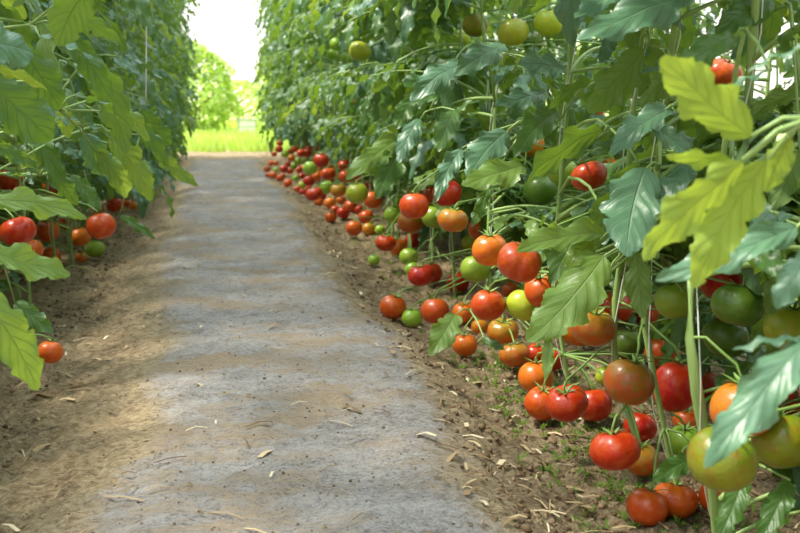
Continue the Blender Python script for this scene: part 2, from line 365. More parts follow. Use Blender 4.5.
# ------------------------------------------------------------------ tomatoes
# x, y, width in the photo, ripeness (k is green with painted shade), form (n round, b broad and ribbed, l lobed), depth factor, label
T = [
 (615,450,51,'r','b',1,'broad ripe red tomato low over the weeds, left of the two bottom red ones'),
 (641,459,36,'t','n',1.12,'brownish orange tomato half hidden behind the broad red one at lower right'),
 (647,507,42,'o','n',1.0,'orange-red tomato pressed against a redder one at the bottom edge'),
 (675,500,46,'r','b',1.0,'ripe red tomato at the bottom, between an orange-red one and the pale stem'),
 (718,497,38,'r','n',1.1,'red tomato at the bottom just right of the slanting pale stem'),
 (640,427,33,'r','n',1.25,'red tomato behind the broad low one, crossed by a dark stalk'),
 (685,441,35,'g','n',1.06,'pale green tomato tucked left of the largest yellow-green one'),
 (722,459,69,'v','n',1.0,'largest yellow-green tomato, hanging under the thick stem at lower right'),
 (783,441,62,'v','n',1.0,'olive green tomato at the right edge below the long dark leaf'),
 (661,353,33,'r','n',1.12,'red tomato above and left of the large oval red one by the thick stem'),
 (707,386,34,'r','n',1.25,'red tomato in shade just behind the thick green stem'),
 (675,387,46,'r','t',1.0,'large tall oval red tomato left of the thick green stem'),
 (743,409,64,'a','n',1.03,'big orange tomato half covered by the long dark pointed leaf'),
 (790,398,38,'r','n',1.15,'dark red tomato at the right edge behind the long dark leaf'),
 (688,420,30,'o','n',1.25,'small orange-red tomato in shade below the tall oval one'),
 (629,382,51,'w','n',1.0,'big brownish olive tomato with orange tinge left of the red pair'),
 (789,328,50,'y','n',1.0,'pale shiny green tomato at the right edge with a white highlight'),
 (788,308,34,'g','n',1.12,'green tomato peeping above the pale shiny one at the right edge'),
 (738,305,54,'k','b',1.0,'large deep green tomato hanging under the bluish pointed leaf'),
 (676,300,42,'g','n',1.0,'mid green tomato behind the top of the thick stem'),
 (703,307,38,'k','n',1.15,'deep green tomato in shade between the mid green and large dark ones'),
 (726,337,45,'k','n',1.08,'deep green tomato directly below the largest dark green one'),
 (656,318,28,'r','n',1.3,'red tomato in deep shade left of the thick stem top'),
 (722,281,50,'r','b',1.22,'dark red tomato behind the bluish pointed leaf'),
 (567,403,43,'r','b',1.0,'middle ripe red tomato of the joined trio low by the weeds'),
 (543,403,37,'r','n',1.06,'left red tomato of the joined trio low by the weeds'),
 (594,405,37,'r','n',1.06,'right red tomato of the joined trio low by the weeds'),
 (536,377,36,'o','n',1.0,'orange tomato just above the left end of the joined red trio'),
 (515,355,31,'t','b',1.0,'ribbed orange and brown tomato left of the hanging leaf tip'),
 (536,354,23,'r','n',1.1,'small red tomato with a pale stalk behind the hanging leaf tip'),
 (553,360,24,'r','n',1.16,'red tomato in shade right of the hanging leaf tip'),
 (606,376,22,'y','n',1.12,'pale green tomato peeping out left of the big brownish olive one'),
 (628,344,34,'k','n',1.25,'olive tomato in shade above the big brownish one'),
 (593,327,46,'t','b',1.03,'two-toned orange and olive tomato under the large bright leaf'),
 (577,331,34,'o','n',1.1,'orange-red tomato left of the two-toned one under the bright leaf'),
 (614,308,36,'r','n',1.22,'dark red tomato right of the large bright leaf'),
 (636,309,32,'r','n',1.27,'dark red tomato in shade under the hanging dull leaf'),
 (542,290,36,'o','n',1.0,'smooth orange-red tomato touching the bright green one, left of the bright leaf'),
 (560,268,27,'r','n',1.12,'red tomato partly behind the upper end of the bright leaf'),
 (519,262,46,'r','l',1.0,'large lobed bright red tomato in the middle of the right cluster'),
 (490,250,36,'o','n',1.05,'orange-red tomato left of the large lobed bright red one'),
 (480,230,24,'r','n',1.1,'red tomato above the orange-red one in the middle cluster'),
 (505,235,20,'r','n',1.16,'small red tomato peeping above the large lobed one'),
 (475,269,30,'g','n',1.0,'bright green tomato with a highlight left below the orange-red one'),
 (472,243,22,'y','n',1.12,'small yellow-green tomato behind the middle cluster'),
 (458,282,24,'r','n',1.05,'red tomato tucked left below the bright green one'),
 (488,305,35,'r','n',1.0,'deep red shiny tomato left of the bright lime-green one'),
 (523,305,35,'y','n',1.0,'bright lime-green tomato between a deep red and an orange-red one'),
 (464,313,24,'o','n',1.0,'small orange-red tomato left below the deep red shiny one'),
 (480,327,18,'a','n',1.1,'small amber tomato under the deep red shiny one'),
 (503,331,32,'t','b',1.0,'brownish orange ribbed tomato below the bright lime-green one'),
 (512,290,20,'r','n',1.2,'small red tomato behind the lime-green one'),
 (465,345,25,'o','n',1.0,'single orange-red tomato resting on the soil beside a low leaf'),
 (435,311,29,'o','n',1.0,'red tomato on the soil right of a small green one'),
 (393,307,27,'o','n',1.0,'orange tomato lying on the soil, nearest the path in the middle'),
 (412,318,21,'g','n',1.0,'small green tomato on the soil between two orange-red ones'),
 (421,275,27,'r','b',1.0,'broad red tomato above the group lying on the soil'),
 (432,273,22,'r','n',1.08,'red tomato joined to the right side of the broad red one'),
 (412,269,15,'g','n',1.1,'small green tomato left behind the broad red one above the soil group'),
 (409,257,20,'g','n',1.0,'green tomato at the lower end of a cluster above the soil'),
 (374,260,12,'g','n',1.0,'tiny green tomato lying alone on the soil by the path'),
 (398,247,19,'o','n',1.0,'orange-red tomato just left above the cluster-end green one'),
 (386,243,21,'r','b',1.0,'red tomato at the left end of the middle-distance cluster'),
 (413,240,17,'r','n',1.1,'dark red tomato behind the cluster-end green one'),
 (414,206,30,'r','n',1.0,'round shiny red tomato hanging left of the long drooping leaf'),
 (410,222,25,'t','n',1.06,'olive tomato below the round shiny red one'),
 (393,215,19,'g','n',1.0,'bright green tomato left of the round shiny red one'),
 (434,217,25,'g','n',1.03,'green tomato between the shiny red one and the two-toned one'),
 (453,220,31,'t','b',1.0,'green and orange tomato below the brightest red one'),
 (447,193,29,'r','n',1.0,'brightest red tomato right of the long drooping leaf'),
 (433,196,22,'r','n',1.12,'red tomato behind the tip of the long drooping leaf'),
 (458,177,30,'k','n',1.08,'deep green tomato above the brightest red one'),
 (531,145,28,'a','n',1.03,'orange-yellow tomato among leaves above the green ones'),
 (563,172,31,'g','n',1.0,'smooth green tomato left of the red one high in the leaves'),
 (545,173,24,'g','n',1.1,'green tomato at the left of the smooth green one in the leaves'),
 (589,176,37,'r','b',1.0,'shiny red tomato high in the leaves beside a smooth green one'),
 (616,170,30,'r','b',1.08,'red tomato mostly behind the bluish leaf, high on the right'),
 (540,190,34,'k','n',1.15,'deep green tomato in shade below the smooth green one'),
 (475,25,26,'v','n',1.0,'brownish yellow tomato near the top, leftmost of the upper three'),
 (461,38,18,'y','n',1.08,'small green tomato under the brownish yellow one near the top'),
 (513,32,31,'y','n',1.0,'bright yellow-green tomato near the top, middle of the upper three'),
 (549,22,31,'y','n',1.0,'bright yellow-green tomato near the top, rightmost of the upper three'),
 (524,4,15,'y','n',1.1,'yellowish tomato cut by the top edge of the picture'),
 (533,42,22,'k','n',1.15,'deep green tomato in shade between the upper yellow-green pair'),
 (724,74,38,'r','b',1.1,'dark red tomato behind the large lime leaf at upper right'),
 (797,10,28,'y','n',1.0,'olive tomato at the top right corner'),
 (734,152,18,'o','n',1.12,'small orange tomato seen through the lime leaves at right'),
 (594,112,20,'r','n',1.2,'small dark red tomato deep between the upper leaves'),
 (360,51,22,'y','n',1.0,'yellow-green tomato high in the distant leaves, largest of its bunch'),
 (347,58,13,'g','n',1.05,'green tomato left under the largest of the high distant bunch'),
 (332,54,12,'g','n',1.0,'small green tomato at the left end of the high distant bunch'),
 (337,44,15,'g','n',1.08,'green tomato at the upper left of the high distant bunch'),
 (356,105,13,'o','n',1.0,'single orange tomato in the middle of the distant green wall of leaves'),
 (315,124,9,'g','n',1.0,'single small green tomato in the distant leaves above the red ones'),
 (357,193,23,'y','n',1.0,'large yellow-green tomato, biggest of the mid-distance cluster'),
 (338,190,16,'t','n',1.0,'orange-olive tomato left of the biggest mid-distance one'),
 (326,187,15,'g','n',1.0,'green tomato left of the orange-olive mid-distance one'),
 (314,194,17,'r','b',1.0,'red tomato at the left foot of the mid-distance cluster'),
 (309,181,12,'r','n',1.05,'red tomato above the left foot of the mid-distance cluster'),
 (310,168,15,'g','n',1.0,'light green tomato in the middle of the far red cluster'),
 (321,160,16,'r','n',1.0,'red tomato right above the light green one in the far cluster'),
 (317,176,11,'r','n',1.1,None), (328,174,16,'r','b',1.03,'dark red tomato under a leaf right of the light green far one'),
 (346,177,15,'r','n',1.0,'red tomato above the orange-olive mid-distance one'),
 (357,179,13,'o','n',1.03,'orange-red tomato above the biggest mid-distance one'),
 (373,200,20,'o','n',1.03,'orange-red tomato right of the biggest mid-distance one'),
 (372,185,14,'r','n',1.08,'red tomato above the orange-red one at the cluster right side'),
 (381,181,13,'r','n',1.15,None),
 (330,203,12,'o','n',1.0,None), (335,210,10,'r','n',1.03,None), (331,217,12,'r','n',1.0,None),
 (343,213,13,'r','n',1.03,None), (351,206,14,'r','n',1.05,None), (354,228,17,'r','n',1.0,'round red tomato lowest in the mid-distance cluster, near the soil'),
 (369,229,14,'t','n',1.0,'brownish orange tomato right of the lowest round red one'),
 (366,217,16,'r','n',1.0,'red tomato right above the lowest round red one'),
 (380,230,11,'g','n',1.05,'small green tomato right of the brownish orange mid-distance one'),
]
far = [(288,183,9,'r'),(284,169,9,'r'),(280,178,8,'r'),(273,175,8,'o'),(267,169,7,'o'),(276,170,6,'g'),(298,161,8,'g'),(301,153,9,'r'),(307,153,9,'r'),
 (315,150,8,'o'),(296,178,7,'g'),(302,176,7,'r'),(302,185,8,'y'),(285,154,8,'g'),(279,149,8,'r'),(291,158,8,'o'),(276,163,6,'o'),(283,176,6,'r'),
 (290,171,7,'r'),(280,143,7,'r'),(308,149,7,'r'),(344,165,12,'r'),(310,188,8,'r'),(294,166,7,'g'),(271,163,6,'r'),(288,164,6,'r'),(295,149,7,'r'),
 (304,168,8,'r'),(291,151,7,'t'),(274,154,6,'r'),(299,170,7,'o'),(321,147,8,'r'),(305,161,8,'y'),(268,175,5,'r'),(322,169,9,'o'),(334,178,9,'r'),
 (303,192,8,'r'),(319,202,9,'o'),(297,189,7,'r'),(341,200,10,'o'),(322,196,9,'r'),(360,210,11,'r'),(308,174,8,'t'),(328,166,9,'r'),(337,168,9,'o')]
TL = [
 (18,231,36,'r','b',1.05,'large dark red tomato behind the curled leaf on the left'),
 (29,250,28,'o','b',1.0,'orange-red ribbed tomato low in the left bunch'),
 (50,257,22,'o','n',1.03,'orange tomato at the bottom of the left bunch'),
 (5,248,22,'g','n',1.0,'pale green tomato at the left edge of the picture'),
 (47,231,24,'o','n',1.12,'orange-red tomato behind the tip of the curled leaf'),
 (80,237,21,'o','n',1.05,'orange tomato left of the bright red one over a small green one'),
 (101,226,29,'r','n',1.0,'bright red tomato hanging over a small green one on the left'),
 (95,249,19,'g','n',1.0,'small bright green tomato below the bright red one on the left'),
 (81,257,13,'t','n',1.08,'small olive tomato left of the bright green one on the left'),
 (99,210,10,'r','n',1.03,'tiny red tomato on top of the bright red one on the left'),
 (115,205,18,'r','b',1.08,'red tomato partly under leaves right above the left bright red one'),
 (43,190,18,'o','n',1.1,'orange-red tomato above the curled leaf on the left'),
 (57,188,18,'t','n',1.15,'brownish tomato in shade above the curled leaf on the left'),
 (10,180,28,'r','n',1.1,'dark red tomato in shade at the left edge above the curled leaf'),
 (9,154,22,'r','n',1.2,'dark red tomato high at the left edge in deep shade'),
 (134,206,9,'o','n',1.05,'small orange-red tomato furthest from the lens in the left row'),
 (127,204,10,'r','n',1.08,'small red tomato beside the furthest one of the left row'),
 (50,352,26,'o','n',1.0,'single orange-red tomato beside the lowest leaf tip on the left'),
 (21,292,12,'r','n',1.1,'small red tomato between the two lowest leaves on the left'),
 (18,305,14,'g','n',1.05,'small green tomato between the two lowest leaves on the left'),
 (63,225,16,'r','n',1.2,'dark red tomato in the shade behind the left bunch'),
]
items = []
for side_, lst in (('right', T), ('left', TL)):
    for (x, y, d, st, fm, k, lab) in lst: items.append([x, y, d, st, fm, k, lab, side_])
for (x, y, d, st) in far: items.append([x, y, d, st, 'n', 1.0, None, 'far'])
balls = []
for it in items:
    x, y, d, st, fm, k, lab, sd = it
    base = 93.0 if d > 12 else 86.0
    D = base / d * k
    if sd == 'far' or (lab is None): D = min(base / d * k, 10.5)
    if sd == 'left' and lab.startswith('single orange'): D = 2.55
    if y > 95:                             # never below the soil
        for _ in range(30):
            r = d * D / F / 2
            c = P(x, y, D)
            if c.z - r * .86 < height(c.x, c.y, False) + .002: D *= .98
            else: break
    balls.append([x, y, d, D])
for rep in range(40):                      # let neighbours touch instead of cutting into one another
    moved = False
    for i in range(len(balls)):
        for j in range(i + 1, len(balls)):
            a, b = balls[i], balls[j]
            if abs(a[0] - b[0]) > (a[2] + b[2]) * .6 or abs(a[1] - b[1]) > (a[2] + b[2]) * .6: continue
            ra, rb = a[2] * a[3] / F / 2, b[2] * b[3] / F / 2
            if (P(a[0], a[1], a[3]) - P(b[0], b[1], b[3])).length < (ra + rb) * .90:
                q, o_ = (a, b) if a[3] > b[3] or (a[3] == b[3] and a[2] < b[2]) else (b, a)
                D2 = q[3] * 1.012; r = q[2] * D2 / F / 2; c = P(q[0], q[1], D2)
                if c.z - r * .86 > height(c.x, c.y, False) and D2 < 1.35 * 93 / q[2]: q[3] = D2
                else: o_[3] *= .99
                moved = True
    if not moved: break

def tomato_geo(form, seed):
    rng = random.Random(seed); mb = MB(); nu, nvv = 40, 24; v = []; f = []
    k = {'n': rng.choice((4, 5)), 't': 5, 'b': rng.choice((6, 7)), 'l': 4}[form]
    am = {'n': .018, 't': .015, 'b': .06, 'l': .12}[form]
    zs = {'n': .90, 't': 1.12, 'b': .80, 'l': .84}[form]
    dip = {'n': .14, 't': .10, 'b': .24, 'l': .24}[form]
    phs = [rng.random() * 6 for _ in range(4)]
    v.append((0, 0, zs - dip))
    for i in range(1, nvv):
        th = PI * i / nvv
        for j in range(nu):
            ph = 2 * PI * j / nu
            lob = abs(math.cos(k * ph / 2 + phs[0] + .25 * math.sin(ph + phs[1]))) ** .7 - .75
            wt = math.exp(-((th - .9) / .9) ** 2) if form != 'l' else .85 * math.sin(th) ** .5
            r = 1 + am * lob * wt * 1.5 + .02 * math.sin(2 * ph + phs[2]) + .012 * math.sin(3 * ph + th * 2 + phs[3])
            rr = math.sin(th) ** .92 * r
            z = math.cos(th) * zs - dip * math.exp(-(rr / .34) ** 2) * (th < PI / 2) + .05 * math.exp(-(rr / .3) ** 2) * (th > PI / 2)
            v.append((rr * math.cos(ph), rr * math.sin(ph), z))
    v.append((0, 0, -zs + .05)); e = len(v) - 1
    for j in range(nu): f.append((0, 1 + j, 1 + (j + 1) % nu)); f.append((e, 1 + (nvv - 2) * nu + (j + 1) % nu, 1 + (nvv - 2) * nu + j))
    for i in range(nvv - 2):
        for j in range(nu):
            a = 1 + i * nu + j; b = 1 + i * nu + (j + 1) % nu; f.append((a, a + nu, b + nu, b))
    mb.add(v, f); return mb, zs - dip
TMESH = {}
def tmesh(form, st, var):
    key = (form, st, var)
    if key not in TMESH:
        mb, top = tomato_geo(form, hash_(form) * 17 + var); TMESH[key] = (mb.mesh('tomato', [TM[st]]), top)
    return TMESH[key]
def hash_(s): return sum(ord(c) for c in s)
def calyx_mesh(seed):
    rng = random.Random(seed); mb = MB()
    for k in range(5 + seed % 2):
        a = 2 * PI * k / (5 + seed % 2) + rng.uniform(-.2, .2); Ls = rng.uniform(.5, .72); lift = rng.uniform(.05, .3)
        R = Matrix.Rotation(a, 4, 'Z'); v = []; uv = []; n = 7
        for i in range(n + 1):
            t = i / n; w = .085 * math.sin(PI * min(1, t * .9 + .12)) ** .8 * (1 - t) ** .3
            z = .02 + .12 * math.sin(t * PI * .8) + lift * t * t
            for q in (-1, 0, 1): v.append((.05 + t * Ls, q * w, z + .03 * abs(q)))
        mb.add(v, [(i * 3 + j, i * 3 + j + 3, i * 3 + j + 4, i * 3 + j + 1) for i in range(n) for j in range(2)], None, 0, R)
    return mb.mesh('calyx', [M['calyx']])
CAL = [calyx_mesh(i) for i in range(4)]
def stalk_mesh(seed):
    rng = random.Random(seed); mb = MB()
    pts = [(0, 0, -.02), (.02, 0, .15), (.08, .03, .3), (.2, .04, .48), (.42, .02, .66)]
    mb.tube(pts, [.06, .045, .06, .05, .045], 7)
    return mb.mesh('stalk', [M['calyx']])
STK = [stalk_mesh(i) for i in range(2)]
TOMPX = []
trng = random.Random(5)
far_lab = ('small blurred tomato in the crowded far end of the right row', 'small blurred tomatoes at the far end of the right row')
TOM = []; LATE = []
for it, bl in zip(items, balls):
    x, y, d, D = bl; st, fm, lab, sd = it[3], it[4], it[6], it[7]
    r = d * D / F / 2; c = P(x, y, D)
    me, top = tmesh(fm, st, trng.randrange(3))
    tilt = Matrix.Rotation(trng.uniform(-.35, .35), 4, 'X') @ Matrix.Rotation(trng.uniform(-.35, .35), 4, 'Y')
    Rz = Matrix.Rotation(trng.random() * 6.28, 4, 'Z')
    mw = Matrix.Translation(c) @ tilt @ Rz @ Matrix.Scale(r, 4)
    o = link('tomato', me); o.matrix_basis = mw
    if lab: tag(o, lab, 'tomato', 'tomatoes of the left row' if sd == 'left' else 'tomatoes of the right row')
    else: tag(o, {'g': 'small blurred green tomato in the crowded far part of the right row', 'y': 'small blurred green tomato in the crowded far part of the right row'}.get(st, 'small blurred red tomato in the crowded far part of the right row'), 'tomato', 'green tomatoes at the far end of the right row' if st in 'gy' else 'red tomatoes at the far end of the right row')
    if d >= 11:
        ca = link('calyx', CAL[trng.randrange(4)]); ca.parent = o; ca.matrix_basis = Matrix.Translation((0, 0, top - .02))
        if d < 14:
            sk = link('stalk', STK[trng.randrange(2)]); sk.parent = o
            dirx = -1 if sd == 'left' else 1
            sk.matrix_basis = Matrix.Translation((0, 0, top)) @ Rz.inverted() @ Matrix.Rotation((0 if dirx > 0 else PI) + trng.uniform(-.6, .6), 4, 'Z')
        else: LATE.append((o, mw, r, top, sd))
    TOM.append((c, r, sd, d)); TOMPX.append((x, y, d / 2, D))
TOMPX = np.array(TOMPX)

HERO = [
 ('right', (812,118,.98), [(752,136,652,70,.98,.98,.78,'B','lime',.25), (742,160,645,262,.97,1.0,.50,'B','lime',.35), (768,160,680,280,.98,1.02,.52,'B','lime',.4), (790,138,765,192,.98,1.0,.7,'B','lime',.4), (738,168,668,150,.99,1.0,.5,'B','lime',.3)]),
 ('right', (815,225,1.15), [(796,228,668,296,1.14,1.10,.36,'C','blue',.35), (812,250,775,308,1.0,1.0,.7,'C','blue',.3)]),
 ('right', (825,325,1.0), [(812,335,708,470,1.0,.97,.40,'C','blue',.35), (800,338,736,354,1.0,1.0,.35,'U','blue',.3)]),
 ('right', (815,40,1.0), [(812,44,746,72,1.0,1.02,.42,'U','blue',.3)]),
 ('right', (660,165,1.72), [(645,170,612,252,1.7,1.62,.80,'F','blue',.35)]),
 ('right', (625,225,1.85), [(606,236,512,242,1.82,1.74,.42,'C','lime',.5), (600,240,560,262,1.8,1.8,.7,'C','lime',.5)]),
 ('right', (650,238,1.8), [(604,256,543,352,1.72,1.66,.62,'F','lime',.3), (568,282,547,322,1.72,1.69,.8,'F','lime',.4), (596,252,566,284,1.76,1.74,.8,'C','lime',.4), (636,250,640,318,1.8,1.78,.6,'B','leaf',.4), (548,335,549,380,1.68,1.66,.42,'F','lime',.2)]),
 ('right', (530,120,2.3), [(508,130,456,172,2.28,2.16,.55,'C','blue',.5), (462,148,426,198,2.3,2.2,.36,'C','blue',.6), (525,165,466,190,2.2,2.1,.58,'C','lime',.5), (488,190,472,226,2.25,2.2,.42,'F','leaf',.3)]),
 ('right', (610,128,2.0), [(604,132,526,178,2.0,1.9,.52,'B','leaf',.3), (640,165,585,235,1.95,1.9,.5,'B','leaf',.4)]),
 ('right', (480,50,2.5), [(464,62,410,98,2.5,2.38,.5,'C','blue',.5), (505,45,454,74,2.4,2.3,.55,'C','blue',.5), (565,70,518,64,2.2,2.1,.6,'C','blue',.6)]),
 ('right', (700,-8,1.55), [(690,-8,588,52,1.52,1.42,.42,'C','blue',.45), (640,-6,570,14,1.6,1.5,.4,'U','blue',.4)]),
 ('right', (745,30,1.45), [(735,38,672,68,1.45,1.38,.42,'C','leaf',.4), (770,70,720,95,1.3,1.3,.5,'U','blue',.4)]),
 ('right', (690,100,1.65), [(672,106,604,150,1.62,1.56,.45,'C','blue',.4), (650,122,692,158,1.6,1.58,.5,'C','blue',.4)]),
 ('right', (650,45,1.8), [(646,50,590,122,1.8,1.75,.62,'B','leaf',.4), (690,62,640,105,1.75,1.7,.6,'B','leaf',.4)]),
 ('right', (790,5,1.7), [(770,0,716,34,1.7,1.65,.6,'C','leaf',.5), (800,90,748,112,1.7,1.7,.6,'B','leaf',.4), (760,25,735,62,1.8,1.8,.6,'C','blue',.4), (800,150,780,215,1.6,1.6,.6,'B','leaf',.4)]),
 ('right', (470,310,2.95), [(456,314,431,355,2.92,2.8,.6,'F','lime',.3), (484,338,502,352,2.7,2.65,.5,'C','leaf',.3)]),
 ('right', (410,125,3.8), [(402,138,346,180,3.75,3.5,.40,'C','lime',.5), (400,150,372,198,3.7,3.5,.5,'F','leaf',.5), (415,95,395,128,3.6,3.5,.6,'C','leaf',.5)]),
 ('right', (720,455,1.75), [(696,458,652,478,1.72,1.66,.5,'C','leaf',.5), (745,478,722,545,1.5,1.45,.5,'C','leaf',.4), (790,480,762,548,1.5,1.45,.5,'C','leaf',.5)]),
 ('right', (600,205,2.1), [(588,214,548,282,2.05,2.0,.62,'C','leaf',.4), (640,215,655,262,2.0,1.95,.6,'B','leaf',.4), (596,205,622,175,2.0,2.0,.4,'U','leaf',.5)]),
 ('right', (560,120,2.3), [(556,112,505,150,2.3,2.2,.5,'C','leaf',.5), (545,92,500,112,2.3,2.2,.5,'C','blue',.5), (590,80,548,108,2.2,2.15,.5,'B','leaf',.4)]),
 ('right', (430,110,3.2), [(420,120,392,160,3.2,3.1,.5,'C','blue',.5), (440,95,402,108,3.2,3.1,.45,'C','leaf',.5), (455,110,436,150,3.0,2.9,.55,'C','leaf',.5)]),
 ('left', (40,175,2.3), [(48,170,78,205,2.3,2.35,.6,'C','leaf',.5), (70,175,104,208,2.6,2.6,.5,'C','leaf',.5), (-10,140,36,172,1.9,1.95,.45,'C','leaf',.6)]),
 ('left', (-25,180,1.5), [(-18,203,84,214,1.46,1.56,.36,'C','lime',.9), (-18,252,68,282,1.4,1.5,.50,'C','lime',.7), (-22,288,50,382,1.4,1.5,.46,'F','lime',.35), (15,302,52,334,2.0,2.0,.6,'F','leaf',.4)]),
 ('left', (60,110,2.1), [(70,118,112,140,2.1,2.15,.55,'U','blue',.6), (75,95,118,120,2.1,2.2,.5,'U','leaf',.6), (110,100,152,134,2.5,2.6,.5,'C','lime',.6), (128,118,172,160,2.9,3.0,.45,'C','leaf',.6), (95,150,132,196,2.4,2.5,.5,'C','lime',.6), (60,60,100,92,2.0,2.05,.5,'U','blue',.6), (30,105,75,128,1.9,1.95,.5,'U','blue',.6)]),
 ('left', (-20,75,1.6), [(-14,78,52,140,1.6,1.66,.85,'F','leaf',.5), (-24,38,34,60,1.42,1.5,.9,'C','blue',.5), (-12,68,50,84,1.5,1.55,.28,'B','lime',.4), (22,48,64,108,1.8,1.85,.75,'F','leaf',.4)]),
 ('left', (30,25,1.9), [(40,38,96,62,1.85,1.9,.45,'U','blue',.5), (62,26,118,100,1.9,1.95,.42,'F','leaf',.9), (88,-10,50,42,1.6,1.65,.85,'B','leaf',.3), (72,10,118,44,1.9,1.95,.5,'B','leaf',.4)]),
 ('left', (70,80,2.2), [(92,58,136,150,2.2,2.3,.48,'B','leaf',.4), (84,134,106,178,2.4,2.45,.85,'F','blue',.4), (60,100,72,138,2.2,2.25,.6,'B','lime',.4)]),
 ('left', (95,125,2.6), [(110,134,156,196,2.6,2.7,.52,'C','lime',.6), (30,122,58,186,2.2,2.2,.5,'F','leaf',.4), (-5,172,44,168,1.9,1.95,.25,'U','leaf',-.6)]),
 ('left', (140,135,3.2), [(152,150,194,190,3.2,3.3,.36,'C','lime',.5), (140,110,166,150,3.1,3.2,.6,'C','leaf',.5), (120,215,156,238,3.2,3.2,.35,'C','leaf',.4)]),
]
prot = []
for sd_, rt_, lls_ in HERO:
    for (bx_, by_, tx_, ty_, Db_, Dt_, wr_, *_r) in lls_:
        if Db_ < 1.3: continue
        hw = wr_ * math.hypot(tx_ - bx_, ty_ - by_) * .42
        for t_ in (.25, .5, .75): prot.append((bx_ + (tx_ - bx_) * t_, by_ + (ty_ - by_) * t_, max(6, hw), Db_ + (Dt_ - Db_) * t_))
TOMPX = np.vstack([TOMPX, np.array(prot)])

# ------------------------------------------------------------------ plants
MCInp = np.array(MCI)
def blocks(mw, pts):
    """does a leaf at mw hang right in front of a tomato the photo shows?"""
    q = (MCInp @ np.array(mw) @ pts.T).T
    D = -q[:, 2]
    if D.min() < .45: return True
    px = 400 + q[:, 0] / D * F; py = 266.5 - q[:, 1] / D * F
    dx = px[:, None] - TOMPX[None, :, 0]; dy = py[:, None] - TOMPX[None, :, 1]
    hit = (dx * dx + dy * dy < (TOMPX[None, :, 2] * 1.0) ** 2) & (D[:, None] < TOMPX[None, :, 3] + .02)
    # leaves that reach far over the open path are also cut back
    return hit.sum() > (2 if len(pts) > 8 else 0)
def over_path(mw, pts, sd, lim):
    w = (np.array(mw) @ pts.T).T
    if sd == 'left': lim = lim - .19 * min(1, max(0, (w[:, 1].mean() - 2.4) / 2))
    return (abs(w[:, 0]).min() < lim) or (w[:, 2].min() < .02)

